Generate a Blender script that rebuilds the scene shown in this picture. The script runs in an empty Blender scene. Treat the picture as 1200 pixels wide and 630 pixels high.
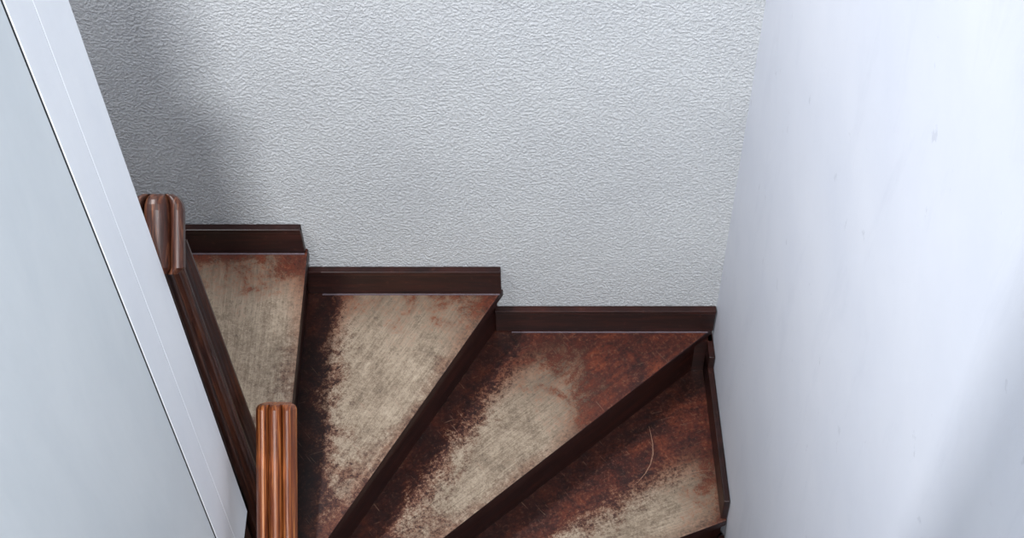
import bpy, bmesh, math
from mathutils import Vector
S=2.32
H=2.0757
def P(x,y,z): return Vector((x*S,y*S,(z+H)*S))   # room units -> metres (z measured from eye level)
RISE=.0798
def zt(n): return -1.4373-RISE*(n-1)
col=bpy.context.scene.collection
# ---------------------------------------------------------------- helpers
def empty(name,loc=(0,0,0)):
    e=bpy.data.objects.new(name,None); e.empty_display_size=.1; e.location=loc; col.objects.link(e); return e
def mkobj(name,verts,faces,mat,parent=None,bevel=0,seg=2,smooth=False):
    me=bpy.data.meshes.new(name); me.from_pydata([tuple(v) for v in verts],[],faces); me.update()
    bm=bmesh.new(); bm.from_mesh(me); bmesh.ops.recalc_face_normals(bm,faces=bm.faces); bm.to_mesh(me); bm.free()
    o=bpy.data.objects.new(name,me); col.objects.link(o); me.materials.append(mat)
    if parent: o.parent=parent
    if bevel:
        b=o.modifiers.new('Bevel','BEVEL'); b.width=bevel; b.segments=seg; b.limit_method='ANGLE'; b.angle_limit=math.radians(35)
    if smooth:
        for p in me.polygons: p.use_smooth=True
    return o
def prism(name,pts,z0,z1,mat,parent=None,bevel=0):
    n=len(pts)
    v=[P(x,y,z0) for x,y in pts]+[P(x,y,z1) for x,y in pts]
    f=[list(range(n))[::-1],list(range(n,2*n))]+[[i,(i+1)%n,n+(i+1)%n,n+i] for i in range(n)]
    return mkobj(name,v,f,mat,parent,bevel)
def box(name,x0,x1,y0,y1,z0,z1,mat,parent=None,bevel=0):
    return prism(name,[(x0,y0),(x1,y0),(x1,y1),(x0,y1)],z0,z1,mat,parent,bevel)
# ---------------------------------------------------------------- materials
def newmat(name):
    m=bpy.data.materials.new(name); m.use_nodes=True
    nt=m.node_tree; b=nt.nodes['Principled BSDF']; return m,nt,b
def N(nt,t,**k):
    n=nt.nodes.new(t)
    for a,v in k.items(): setattr(n,a,v)
    return n
def L(nt,a,b): nt.links.new(a,b)
def val(nt,op,a,b=None,c=None,clamp=False):
    n=nt.nodes.new('ShaderNodeMath'); n.operation=op; n.use_clamp=clamp
    for i,s in enumerate((a,b,c)):
        if s is None: continue
        if isinstance(s,(int,float)): n.inputs[i].default_value=s
        else: nt.links.new(s,n.inputs[i])
    return n.outputs[0]
def noise(nt,vec,scale,detail=4,rough=.6,dist=0):
    n=N(nt,'ShaderNodeTexNoise'); n.inputs['Scale'].default_value=scale; n.inputs['Detail'].default_value=detail
    n.inputs['Roughness'].default_value=rough; n.inputs['Distortion'].default_value=dist
    if vec is not None: L(nt,vec,n.inputs['Vector'])
    return n.outputs['Fac']
def mapv(nt,vec,scale=(1,1,1),rot=(0,0,0)):
    m=N(nt,'ShaderNodeMapping'); m.inputs['Scale'].default_value=scale; m.inputs['Rotation'].default_value=rot
    L(nt,vec,m.inputs['Vector']); return m.outputs[0]
def rotmap(nt,vec,rot,scale): return mapv(nt,mapv(nt,vec,(1,1,1),rot),scale)
def ramp(nt,fac,stops,interp='LINEAR'):
    r=N(nt,'ShaderNodeValToRGB'); cr=r.color_ramp; cr.interpolation=interp
    while len(cr.elements)<len(stops): cr.elements.new(.5)
    for e,(p,c) in zip(cr.elements,stops): e.position=p; e.color=(*c,1) if len(c)==3 else c
    L(nt,fac,r.inputs[0]); return r.outputs[0]
def mix(nt,fac,a,b,mode='MIX'):
    m=N(nt,'ShaderNodeMix',data_type='RGBA',blend_type=mode)
    if isinstance(fac,(int,float)): m.inputs[0].default_value=fac
    else: L(nt,fac,m.inputs[0])
    for i,s in ((6,a),(7,b)):
        if isinstance(s,tuple): m.inputs[i].default_value=(*s,1)
        else: L(nt,s,m.inputs[i])
    return m.outputs[2]
def smooth(nt,v,a,b):
    n=N(nt,'ShaderNodeMapRange',interpolation_type='SMOOTHSTEP')
    for i,s in ((0,v),(1,a),(2,b)):
        if isinstance(s,(int,float)): n.inputs[i].default_value=s
        else: L(nt,s,n.inputs[i])
    return n.outputs[0]
def srgb(h):
    h=h.lstrip('#'); r=[int(h[i:i+2],16)/255 for i in (0,2,4)]
    return tuple(c/12.92 if c<=.04045 else ((c+.055)/1.055)**2.4 for c in r)
def bump(nt,b,h,strength,dist):
    n=N(nt,'ShaderNodeBump'); n.inputs['Strength'].default_value=strength; n.inputs['Distance'].default_value=dist
    L(nt,h,n.inputs['Height']); L(nt,n.outputs[0],b.inputs['Normal'])

def plaster(name,rough_tex):
    m,nt,b=newmat(name); g=N(nt,'ShaderNodeNewGeometry').outputs['Position']
    big=noise(nt,g,2.2,5,.6)
    if rough_tex:
        base=ramp(nt,big,[(.3,srgb('#c9cccf')),(.7,srgb('#d6d9db'))])
        n1=noise(nt,g,140,3,.6,.0); n2=noise(nt,g,75,3,.5,.0)
        blob=ramp(nt,n1,[(.42,(0,0,0)),(.62,(1,1,1))])
        h=val(nt,'ADD',blob,val(nt,'MULTIPLY',n2,.8))
        bump(nt,b,h,.85,.0026)
        sp=noise(nt,g,14,8,.75,.6)
        st=ramp(nt,sp,[(.66,(0,0,0)),(.74,(1,1,1))])
        c=mix(nt,val(nt,'MULTIPLY',st,.25),base,srgb('#8f8a86'))
        pit=ramp(nt,n1,[(.34,(1,1,1)),(.44,(0,0,0))])
        c=mix(nt,val(nt,'MULTIPLY',pit,.42),c,srgb('#868a90'))
        # a few hairline cracks and knocks
        cv=N(nt,'ShaderNodeTexVoronoi',feature='DISTANCE_TO_EDGE'); cv.inputs['Scale'].default_value=3.2
        dv=N(nt,'ShaderNodeVectorMath',operation='ADD'); L(nt,g,dv.inputs[0])
        nz=N(nt,'ShaderNodeTexNoise'); nz.inputs['Scale'].default_value=9; nz.inputs['Detail'].default_value=5; L(nt,g,nz.inputs['Vector'])
        sc=N(nt,'ShaderNodeVectorMath',operation='SCALE'); L(nt,nz.outputs['Color'],sc.inputs[0]); sc.inputs['Scale'].default_value=.25
        L(nt,sc.outputs[0],dv.inputs[1]); L(nt,dv.outputs[0],cv.inputs['Vector'])
        cr=ramp(nt,cv.outputs['Distance'],[(0,(1,1,1)),(.012,(0,0,0))])
        ms=ramp(nt,noise(nt,g,4.5,2),[(.60,(0,0,0)),(.66,(1,1,1))])
        c=mix(nt,val(nt,'MULTIPLY',val(nt,'MULTIPLY',cr,ms),.35),c,srgb('#85888e'))
    else:
        base=ramp(nt,big,[(.3,srgb('#cfd4df')),(.7,srgb('#d8dce5'))])
        v=mapv(nt,g,(6,6,1.5))
        st=ramp(nt,noise(nt,v,1.6,7,.7,.5),[(.55,(0,0,0)),(.75,(1,1,1))])
        c=mix(nt,val(nt,'MULTIPLY',st,.2),base,srgb('#b6bcca'))
        sc=ramp(nt,noise(nt,mapv(nt,g,(14,14,9)),1.5,4,.6,.3),[(.68,(0,0,0)),(.73,(1,1,1))])
        c=mix(nt,val(nt,'MULTIPLY',sc,.25),c,srgb('#8d93a0'))
        bump(nt,b,noise(nt,g,60,4,.6),.15,.002)
    L(nt,c,b.inputs['Base Color']); b.inputs['Roughness'].default_value=.75 if rough_tex else .6
    b.inputs['Specular IOR Level'].default_value=.2
    return m
M_back=plaster('plaster_rough',True); M_wall=plaster('plaster_smooth',False)

def paint(name,a,bc,rough=.35):
    m,nt,b=newmat(name); g=N(nt,'ShaderNodeNewGeometry').outputs['Position']
    c=ramp(nt,noise(nt,mapv(nt,g,(3,3,1)),2,6,.65,.3),[(.35,srgb(a)),(.65,srgb(bc))])
    L(nt,c,b.inputs['Base Color']); b.inputs['Roughness'].default_value=rough
    bump(nt,b,noise(nt,mapv(nt,g,(30,30,3)),3,4),.08,.002)
    return m
M_panel=paint('painted_panel','#d2d9dc','#dbe1e3',.45); M_trim=paint('painted_trim','#e8ecf1','#f0f3f6',.45)
M_gap,nt,b=newmat('gap_shade_black'); 
L(nt,ramp(nt,noise(nt,None,40),[(0,(.008,.008,.01)),(1,(.015,.015,.018))]),b.inputs['Base Color']); b.inputs['Roughness'].default_value=.9  # near-black colour stands in for the shade inside the partition gap

PIV=(-.257,.615)
def stairwood():
    m,nt,b=newmat('worn_varnished_wood'); g=N(nt,'ShaderNodeNewGeometry').outputs['Position']
    sub=N(nt,'ShaderNodeVectorMath',operation='SUBTRACT'); L(nt,g,sub.inputs[0]); sub.inputs[1].default_value=(PIV[0]*S,PIV[1]*S,0)
    mul=N(nt,'ShaderNodeVectorMath',operation='MULTIPLY'); L(nt,sub.outputs[0],mul.inputs[0]); mul.inputs[1].default_value=(1,1,0)
    ln=N(nt,'ShaderNodeVectorMath',operation='LENGTH'); L(nt,mul.outputs[0],ln.inputs[0]); r=val(nt,'DIVIDE',ln.outputs['Value'],S)
    big=noise(nt,g,5,3,.5,.3); mid=noise(nt,g,13,7,.72,.5); fine=noise(nt,g,130,5,.75)
    fine2=noise(nt,g,300,4,.8)
    def c0(n,a): return val(nt,'MULTIPLY',val(nt,'SUBTRACT',n,.5),a)
    def add(*a):
        o=a[0]
        for x in a[1:]: o=val(nt,'ADD',o,x)
        return o
    def prop(nm):
        a=N(nt,'ShaderNodeAttribute',attribute_type='OBJECT',attribute_name=nm); s=N(nt,'ShaderNodeSeparateXYZ'); L(nt,a.outputs['Vector'],s.inputs[0]); return a.outputs['Vector'],s.outputs
    gs=N(nt,'ShaderNodeSeparateXYZ'); L(nt,g,gs.inputs[0])
    _,bl=prop('back_line'); _,fl=prop('front_line'); _,wr=prop('wear')
    db=add(val(nt,'MULTIPLY',gs.outputs[0],bl[0]),val(nt,'MULTIPLY',gs.outputs[1],bl[1]),bl[2])
    df=add(val(nt,'MULTIPLY',gs.outputs[0],fl[0]),val(nt,'MULTIPLY',gs.outputs[1],fl[1]),fl[2])
    # wood grain runs parallel to each nosing
    cb=N(nt,'ShaderNodeCombineXYZ'); L(nt,val(nt,'MULTIPLY',df,150),cb.inputs[0]); L(nt,val(nt,'MULTIPLY',r,11),cb.inputs[1]); L(nt,val(nt,'MULTIPLY',gs.outputs[2],9),cb.inputs[2])
    smear=noise(nt,cb.outputs[0],1,6,.68,.5)
    cb2=N(nt,'ShaderNodeCombineXYZ'); L(nt,val(nt,'MULTIPLY',df,700),cb2.inputs[0]); L(nt,val(nt,'MULTIPLY',r,40),cb2.inputs[1]); L(nt,val(nt,'MULTIPLY',gs.outputs[2],9),cb2.inputs[2])
    gfine=noise(nt,cb2.outputs[0],1,3,.6,.3)
    grain=add(c0(mid,.24),c0(fine,.15),c0(fine2,.09),c0(smear,.07))
    rr=add(r,c0(big,.12),grain)
    outer=smooth(nt,rr,val(nt,'ADD',wr[0],.060),val(nt,'SUBTRACT',wr[0],.080))
    rin=add(r,c0(mid,.2),c0(fine,.14),c0(smear,.06))
    inner=smooth(nt,rin,.05,.27)
    dbn=add(db,c0(mid,.08),c0(fine,.06),c0(fine2,.05),c0(big,.04),c0(smear,.02))
    back=smooth(nt,dbn,wr[1],wr[2])
    dfn=add(df,c0(mid,.05),c0(fine,.03))
    front=smooth(nt,dfn,-.006,.030)
    w=val(nt,'MULTIPLY',val(nt,'MULTIPLY',outer,inner),val(nt,'MULTIPLY',back,val(nt,'ADD',.4,val(nt,'MULTIPLY',front,.6))))
    sepn=N(nt,'ShaderNodeSeparateXYZ'); L(nt,N(nt,'ShaderNodeNewGeometry').outputs['True Normal'],sepn.inputs[0])
    up=val(nt,'GREATER_THAN',sepn.outputs[2],.7)
    w=val(nt,'MULTIPLY',w,up)
    var=ramp(nt,add(val(nt,'MULTIPLY',mid,.7),val(nt,'MULTIPLY',smear,.3)),[(.36,srgb('#1e0c0a')),(.5,srgb('#431b13')),(.64,srgb('#6c321e'))])
    spk=ramp(nt,fine,[(.55,(0,0,0)),(.65,(1,1,1))])
    var=mix(nt,val(nt,'MULTIPLY',val(nt,'MULTIPLY',spk,up),.40),var,srgb('#8d624b'))
    dk=ramp(nt,fine,[(.36,(1,1,1)),(.46,(0,0,0))])
    var=mix(nt,val(nt,'MULTIPLY',dk,.75),var,srgb('#0c0706'))
    # varnish colour goes darker close to the riser
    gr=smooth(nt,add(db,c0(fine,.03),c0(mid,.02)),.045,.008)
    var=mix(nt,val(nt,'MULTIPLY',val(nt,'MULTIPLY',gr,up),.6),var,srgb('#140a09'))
    edge=ramp(nt,noise(nt,mapv(nt,g,(8,8,40)),2,6,.7),[(.3,srgb('#190c0c')),(.6,srgb('#2c1512')),(.8,srgb('#4a2a20'))])
    var=mix(nt,up,edge,var)
    bare=ramp(nt,add(val(nt,'MULTIPLY',fine,.25),val(nt,'MULTIPLY',fine2,.2),val(nt,'MULTIPLY',mid,.27),val(nt,'MULTIPLY',smear,.14),val(nt,'MULTIPLY',gfine,.14)),[(.40,srgb('#54463b')),(.49,srgb('#887866')),(.59,srgb('#b2a28e'))])
    ora=ramp(nt,add(val(nt,'MULTIPLY',fine,.7),val(nt,'MULTIPLY',smear,.3)),[(.40,srgb('#3a1b11')),(.60,srgb('#875a42'))])
    e1=ramp(nt,w,[(.03,(0,0,0)),(.35,(1,1,1))]); e2=ramp(nt,w,[(.18,(0,0,0)),(.78,(1,1,1))])
    c=mix(nt,e1,var,ora); c=mix(nt,e2,c,bare)
    # fine directional scuffs
    s1=ramp(nt,noise(nt,rotmap(nt,g,(0,0,.9),(14,230,1)),1,3,.6,.6),[(.67,(0,0,0)),(.71,(1,1,1))])
    s2=ramp(nt,noise(nt,rotmap(nt,g,(0,0,-.35),(14,230,1)),1,3,.6,.6),[(.69,(0,0,0)),(.73,(1,1,1))])
    sc=val(nt,'MAXIMUM',s1,s2)
    c=mix(nt,val(nt,'MULTIPLY',sc,val(nt,'MULTIPLY',up,.28)),c,srgb('#a88470'))
    L(nt,c,b.inputs['Base Color'])
    ro=val(nt,'ADD',val(nt,'MULTIPLY',e2,.3),val(nt,'ADD',.29,val(nt,'MULTIPLY',fine,.24)))
    L(nt,ro,b.inputs['Roughness']); b.inputs['Specular IOR Level'].default_value=.45
    bump(nt,b,add(val(nt,'MULTIPLY',fine,.7),smear,val(nt,'MULTIPLY',gfine,.4)),.3,.0012)
    return m
M_tread=stairwood()
def darkwood(name,cols,axis_scale,rough=.35,bs=.2,rot=None,f2=.35):
    m,nt,b=newmat(name); g=N(nt,'ShaderNodeNewGeometry').outputs['Position']
    v=rotmap(nt,g,rot,axis_scale) if rot else mapv(nt,g,axis_scale)
    gr=noise(nt,v,1,6,.7,.6); f=noise(nt,g,60,4,.7)
    c=ramp(nt,gr,[(.3,srgb(cols[0])),(.5,srgb(cols[1])),(.7,srgb(cols[2]))])
    c=mix(nt,val(nt,'MULTIPLY',ramp(nt,f,[(.6,(0,0,0)),(.75,(1,1,1))]),f2),c,srgb(cols[3]))
    L(nt,c,b.inputs['Base Color']); b.inputs['Roughness'].default_value=rough; b.inputs['Specular IOR Level'].default_value=.4
    bump(nt,b,gr,bs,.002); return m
RA=(-math.atan(.0798/.108),0,0)
M_skirt=darkwood('skirting_wood',('#120808','#27110e','#3f1c15','#6f4538'),(4,4,50),.38)
M_rail=darkwood('handrail_wood',('#190a05','#72381b','#c07a42','#b98556'),(330,5,60),.36,.35,RA,.15)
M_rail2=darkwood('handrail_wood_dark',('#0f0604','#36190f','#744930','#70503c'),(150,9,40),.42,.3,RA,.2)
M_post=darkwood('newel_wood',('#0d0606','#2a140e','#4a2a1c','#6a4233'),(160,160,5),.4)
M_dust,nt,b=newmat('joint_dust')
L(nt,ramp(nt,noise(nt,None,30,5),[(.4,srgb('#3a2a2c')),(.65,srgb('#8a7e88'))]),b.inputs['Base Color']); b.inputs['Roughness'].default_value=.9
M_scr,nt,b=newmat('scratched_wood')
L(nt,ramp(nt,noise(nt,None,30,5),[(.3,srgb('#6a4638')),(.65,srgb('#a07c68'))]),b.inputs['Base Color']); b.inputs['Roughness'].default_value=.8
M_floor=darkwood('floor_wood',('#2a1512','#4b2a20','#6a3f2d','#8a6048'),(6,40,6),.4)

# ---------------------------------------------------------------- room shell
def xr(y): return .1945+.05*(1-y)       # right wall runs very slightly out of square
XL=-.712; ZC=.38; ZF=-H; YB=-1.0
box('wall_back',XL-.04,.1945+.06,1.0,1.05,ZF,ZC,M_back)
prism('wall_right',[(xr(1.0),1.0),(xr(1.0)+.05,1.0),(xr(YB)+.05,YB),(xr(YB),YB)],ZF,ZC,M_wall)
box('wall_left',XL-.04,XL,YB,1.0,ZF,ZC,M_wall)
box('wall_front',XL-.04,xr(YB)+.05,YB-.04,YB,ZF,ZC,M_wall)
box('ceiling',XL-.04,xr(YB)+.05,YB-.04,1.05,ZC,ZC+.04,M_wall)
box('floor',XL-.04,xr(YB)+.05,YB-.04,1.05,ZF-.04,ZF,M_floor)

# ---------------------------------------------------------------- staircase
stairs=empty('winder_staircase')
TT=.0135
nos={}  # n -> (inner, outer)
nos[1]=((-.257,.632),(-.257,.9995)); nos[2]=((-.240,.664),(-.0478,.9995)); nos[3]=((-.228,.630),(.193,.9967))
nos[4]=((-.228,.6225),(xr(.791)-.0005,.791)); nos[5]=((-.235,.597),(xr(.6)-.0005,.597))
G=.108
for k in range(6,9): nos[k]=((-.235,.597-G*(k-5)),(xr(.5)-.0005,.597-G*(k-5)))
nos[0]=((-.272,.66),(-.47,.9995)); nos[-1]=((-.284,.63),(XL+.001,.9967)); nos[-2]=((-.284,.6225),(XL+.001,.79)); nos[-3]=((-.284,.597),(XL+.001,.597))
for k in range(-4,-9,-1): nos[k]=((-.284,.597-G*(-3-k)),(XL+.001,.597-G*(-3-k)))
w=.9995
WEAR={1:(.355,-.03,.03),2:(.385,.012,.055),3:(.41,.018,.066),4:(.475,.045,.10)}
def lineco(I,Oo,sign):
    d=(Vector(Oo)-Vector(I)).normalized(); n=Vector((d.y,-d.x))*sign    # right normal = down-stairs side
    return (n.x/S,n.y/S,-(n.x*I[0]+n.y*I[1]))
def tread(n,pts):
    o=prism('tread_%s'%str(n).replace('-','u'),pts,zt(n)-TT,zt(n),M_tread,stairs,.004)
    if n-1 in nos: o['back_line']=lineco(*nos[n-1],1)
    else: o['back_line']=(0.,0.,.1)
    o['front_line']=lineco(*nos[n],-1)
    o['wear']=tuple(float(a) for a in WEAR.get(n,(.36,.0,.05) if n<1 else (.40,.0,.05)))
O=.022
tread(1,[nos[1][0],nos[1][1],(-.47-O,w),(-.272-O,.66)])
tread(2,[nos[2][0],nos[2][1],(-.257-O,w),(-.257-O,.65)])
tread(3,[nos[3][0],nos[3][1],(.1940,w),(-.0478-O,w),(-.240-O,.675)])
tread(4,[nos[4][0],nos[4][1],(xr(1)-.0008,w),(.193-1.6*O,w),(-.228-O,.65)])
tread(5,[nos[5][0],nos[5][1],(xr(.81)-.0008,.79+O),(-.228,.625+O)])
for k in (6,7,8): 
    a=nos[k]; p=nos[k-1]; tread(k,[a[0],a[1],(p[1][0],p[1][1]+O),(p[0][0],p[0][1]+O)])
tread(0,[nos[0][0],nos[0][1],(XL+.001,w),(XL+.001,w-.002),(-.284,.655)])
tread(-1,[nos[-1][0],nos[-1][1],(XL+.001,.77),(-.284,.61)])
tread(-2,[nos[-2][0],nos[-2][1],(XL+.001,.58),(-.284,.58)])
for k in range(-3,-9,-1):
    y=nos[k][0][1]; tread(k,[(-.284,y),(XL+.001,y),(XL+.001,y-G-O),(-.284,y-G-O)])
SB=.009; RT=.006
for n,(I,Oo) in nos.items():
    I=Vector(I); Oo=Vector(Oo); d=(Oo-I).normalized(); nrm=Vector((-d.y,d.x))
    def cl(p): return (min(max(p.x,XL+.001),xr(p.y)-.001),min(p.y,w))
    a=cl(I+nrm*SB); bb=cl(Oo+nrm*SB); c=cl(Oo+nrm*(SB+RT)); e=cl(I+nrm*(SB+RT))
    prism('riser_%s'%str(n).replace('-','u'),[a,bb,c,e],zt(n+1)-TT*.5,zt(n)-TT,M_skirt,stairs)
    a2=cl(I+nrm*(SB-.004)); b2=cl(Oo+nrm*(SB-.004))
    prism('nosing_cove_%s'%str(n).replace('-','u'),[a2,b2,bb,a],zt(n)-TT-.006,zt(n)-TT,M_skirt,stairs,.002)
for n,x0,x1 in ((1,-.45,-.26),(2,-.25,-.052),(3,-.04,.187)):
    box('joint_line_%d'%n,x0,x1,.9905,.9922,zt(n),zt(n)+.0008,M_dust,stairs)
def scratch(name,pts,z,wd):
    vs=[];n=len(pts)
    P2=[Vector(p) for p in pts]
    for i,p in enumerate(P2):
        d=(P2[min(i+1,n-1)]-P2[max(i-1,0)]).normalized(); nn=Vector((-d.y,d.x))*wd*(.25+math.sin(math.pi*i/(n-1)))
        vs+=[P(p.x+nn.x,p.y+nn.y,z),P(p.x-nn.x,p.y-nn.y,z)]
    mkobj(name,vs,[[2*i,2*i+1,2*i+3,2*i+2] for i in range(n-1)],M_scr,stairs)
scratch('scratch_1',[(.1205,.912),(.1225,.900),(.1240,.888),(.1238,.875),(.1205,.862),(.114,.850),(.106,.840),(.0977,.833)],zt(4)+.00025,.0005)
scratch('scratch_2',[(.150,.845),(.163,.850),(.176,.853),(.190,.854)],zt(4)+.00025,.0003)
box('landing_floor',XL+.001,xr(-.2)-.01,-.995,-.062,zt(-9)-.05,zt(-9),M_floor)

SH=.0435; ST=.0075
def skirt(name,x0,x1,z,h=SH):
    box(name,x0,x1,1-ST,w,z,z+h,M_skirt,stairs,.003)
    box(name+'_cap',x0,x1,1-ST-.0012,w,z+h-.006,z+h+.0008,M_skirt,stairs,.002)
skirt('skirting_back_1',-.48,-.2595,zt(1)); skirt('skirting_back_2',-.266,-.050,zt(2)); skirt('skirting_back_3',-.0585,.1935,zt(3)); skirt('skirting_back_0',XL+.002,-.472,zt(0))
box('skirting_back_4',.165,.1938,1-ST*1.6,w,zt(4),zt(3)-TT,M_skirt,stairs)
def skirtR(name,y0,y1,z,h=SH):
    prism(name,[(xr(y0)-ST,y0),(xr(y0)-.0005,y0),(xr(y1)-.0005,y1),(xr(y1)-ST,y1)],z,z+h,M_skirt,stairs,.003)
skirtR('skirting_right_4',.793,.9992,zt(4)); skirtR('skirting_right_4b',.965,.9992,zt(4),RISE-TT); skirtR('skirting_right_5',.600,.790,zt(5))
for k in (6,7,8): skirtR('skirting_right_%d'%k,nos[k][0][1],nos[k-1][0][1]-.002,zt(k))
prism('inner_stringer',[(-.272,-.06),(-.252,-.06),(-.252,.588),(-.272,.588)],-1.36,-1.226,M_post,stairs,.004)
prism('lower_stringer',[(-.262,.20),(-.237,.20),(-.237,.59),(-.262,.59)],ZF+.002,-1.88,M_post,stairs,.004)

# ---------------------------------------------------------------- newel + handrails
ban=empty('stair_banister')
def extrude_profile(name,prof,sections,mat,upv=Vector((0,0,1)),bevel=0):
    n=len(prof); vs=[]
    d=(sections[-1][0]-sections[0][0]).normalized(); r=d.cross(upv).normalized(); u=r.cross(d).normalized()
    for base,sc in sections:
        for x,h in prof: vs.append(base+r*x*sc+u*(.03+(h-.03)*sc))
    m=len(sections)
    f=[list(range(n))[::-1],list(range(n*(m-1),n*m))]
    for k in range(m-1):
        f+=[[k*n+i,k*n+(i+1)%n,(k+1)*n+(i+1)%n,(k+1)*n+i] for i in range(n)]
    return mkobj(name,vs,f,mat,ban,bevel)
W=.074
def railprof(W,h0=.06,dep=.016,lobes=3):
    top=[]
    for i in range(73):
        t=-1+2*i/72
        top.append((t*W/2,h0*(1-.22*t**4)-dep+dep*abs(math.cos(lobes*.5*math.pi*t))**.45))
    sides=[(W/2,h0*.55),(W*.42,h0*.48),(W*.46,h0*.35),(W*.38,h0*.2),(W*.36,0)]
    return top+sides+[(-x,h) for x,h in reversed(sides)]
pitch=RISE/G
def rail(name,a,length,prof,mat,head=((0,.80),(.003,.92),(.009,1.0)),tail=.9):
    d=Vector((0,-1,-pitch)).normalized()
    secs=[(a+d*q,s) for q,s in head]+[(a+d*(length-.010),1.0),(a+d*length,tail)]
    return extrude_profile(name,prof,secs,mat)
rail('lower_handrail',P(-.2105,.630,-1.118),.70*S,railprof(W),M_rail)
rail('upper_handrail_end',P(-.2520,.639,-.8570),.052*S,railprof(.080,.058,.02,2),M_rail2,((0,.55),(.003,.72),(.008,.86),(.015,.96),(.024,1.0)),.70)
def fluted(hw,nf=3,dep=.006):
    pts=[]
    per=24
    for s in range(4):
        for i in range(per):
            t=i/per*2-1
            g=0 if abs(t)>.82 else dep*abs(math.sin((t+.82)/1.64*math.pi*nf))
            x,y=t*hw,-hw+g
            for _ in range(s): x,y=-y,x
            pts.append((x,y))
    return pts
# tapered fluted newel
fp=fluted(.033); nfp=len(fp); vs=[]; lv=[(zt(7),1.05),(zt(2),1.05),(-1.2,1.0),(-.885,.74),]
for z,sc in lv:
    for x,y in fp: vs.append(P(-.2465-(1.05-sc)*.012+x*sc/S,.612+y*sc/S,z))
fs=[list(range(nfp))[::-1],list(range(nfp*(len(lv)-1),nfp*len(lv)))]
for k in range(len(lv)-1): fs+=[[k*nfp+i,k*nfp+(i+1)%nfp,(k+1)*nfp+(i+1)%nfp,(k+1)*nfp+i] for i in range(nfp)]
mkobj('newel_post',vs,fs,M_post,ban)
pp=[(-.2475+x,.617+y) for x,y in ((-.02,-.02),(.02,-.02),(.02,.02),(-.02,.02))]
prism('newel_base_block',pp,zt(6)-.02,-1.50,M_post,ban,.004)
for i in range(1,5):
    y=.622-.108*i
    pp=[(-.2105+x/S,y+yy/S) for x,yy in fluted(.014,1,.003)]
    prism('baluster_%d'%i,pp,zt(5+i if 5+i<9 else 8),-1.119-.108*i*pitch+.003,M_post,ban)

# ---------------------------------------------------------------- white partition (panel + casing)
part=empty('partition_panel')
ZB=-1.224
box('core',-.272,-.254,-.06,.578,ZB,ZC,M_gap,part)
box('panel_face',-.254,-.2475,-.06,.5130,ZB,ZC,M_panel,part,.0008)
box('painted_gap_shade',-.254,-.2483,.5130,.5163,ZB,ZC,M_gap,part)  # black strip, almost flush, paints the shade of the open gap
box('panel_back',-.2785,-.272,-.06,.578,ZB,ZC,M_panel,part)
box('casing_inner',-.254,-.2475,.5163,.545,ZB,ZC,M_trim,part,.0006)
box('casing_outer',-.2785,-.2474,.545,.586,ZB,ZC,M_trim,part,.0008)

# ---------------------------------------------------------------- lamps
def area(name,loc,target,size,power,color,spread=None):
    l=bpy.data.lights.new(name,'AREA'); l.energy=power; l.color=color; l.size=size
    if spread: l.spread=math.radians(spread)
    o=bpy.data.objects.new(name,l); o.location=loc; col.objects.link(o)
    o.rotation_euler=(Vector(target)-Vector(loc)).to_track_quat('-Z','Y').to_euler(); return o
area('stair_lamp',P(-.62,.725,-.25),P(.25,.60,-1.40),.10,24,(.985,.985,1.0),130)
area('fill_light',P(-.02,-.55,.33),P(0,1.0,-1.40),.45,63,(.975,.985,1.0),95)  # added fill behind the camera to brighten the back wall
wld=bpy.data.worlds.new('World'); bpy.context.scene.world=wld; wld.use_nodes=True
wld.node_tree.nodes['Background'].inputs[0].default_value=(.6,.7,.85,1); wld.node_tree.nodes['Background'].inputs[1].default_value=.3

# ---------------------------------------------------------------- camera
cam=bpy.data.cameras.new('Camera'); co=bpy.data.objects.new('Camera',cam); col.objects.link(co)
co.location=P(0,0,0); co.rotation_euler=(math.radians(90-55.93),0,0)
cam.sensor_width=36; cam.lens=57; cam.shift_x=-40/1200; cam.clip_start=.02
bpy.context.scene.camera=co
bpy.context.scene.view_settings.view_transform='Standard'
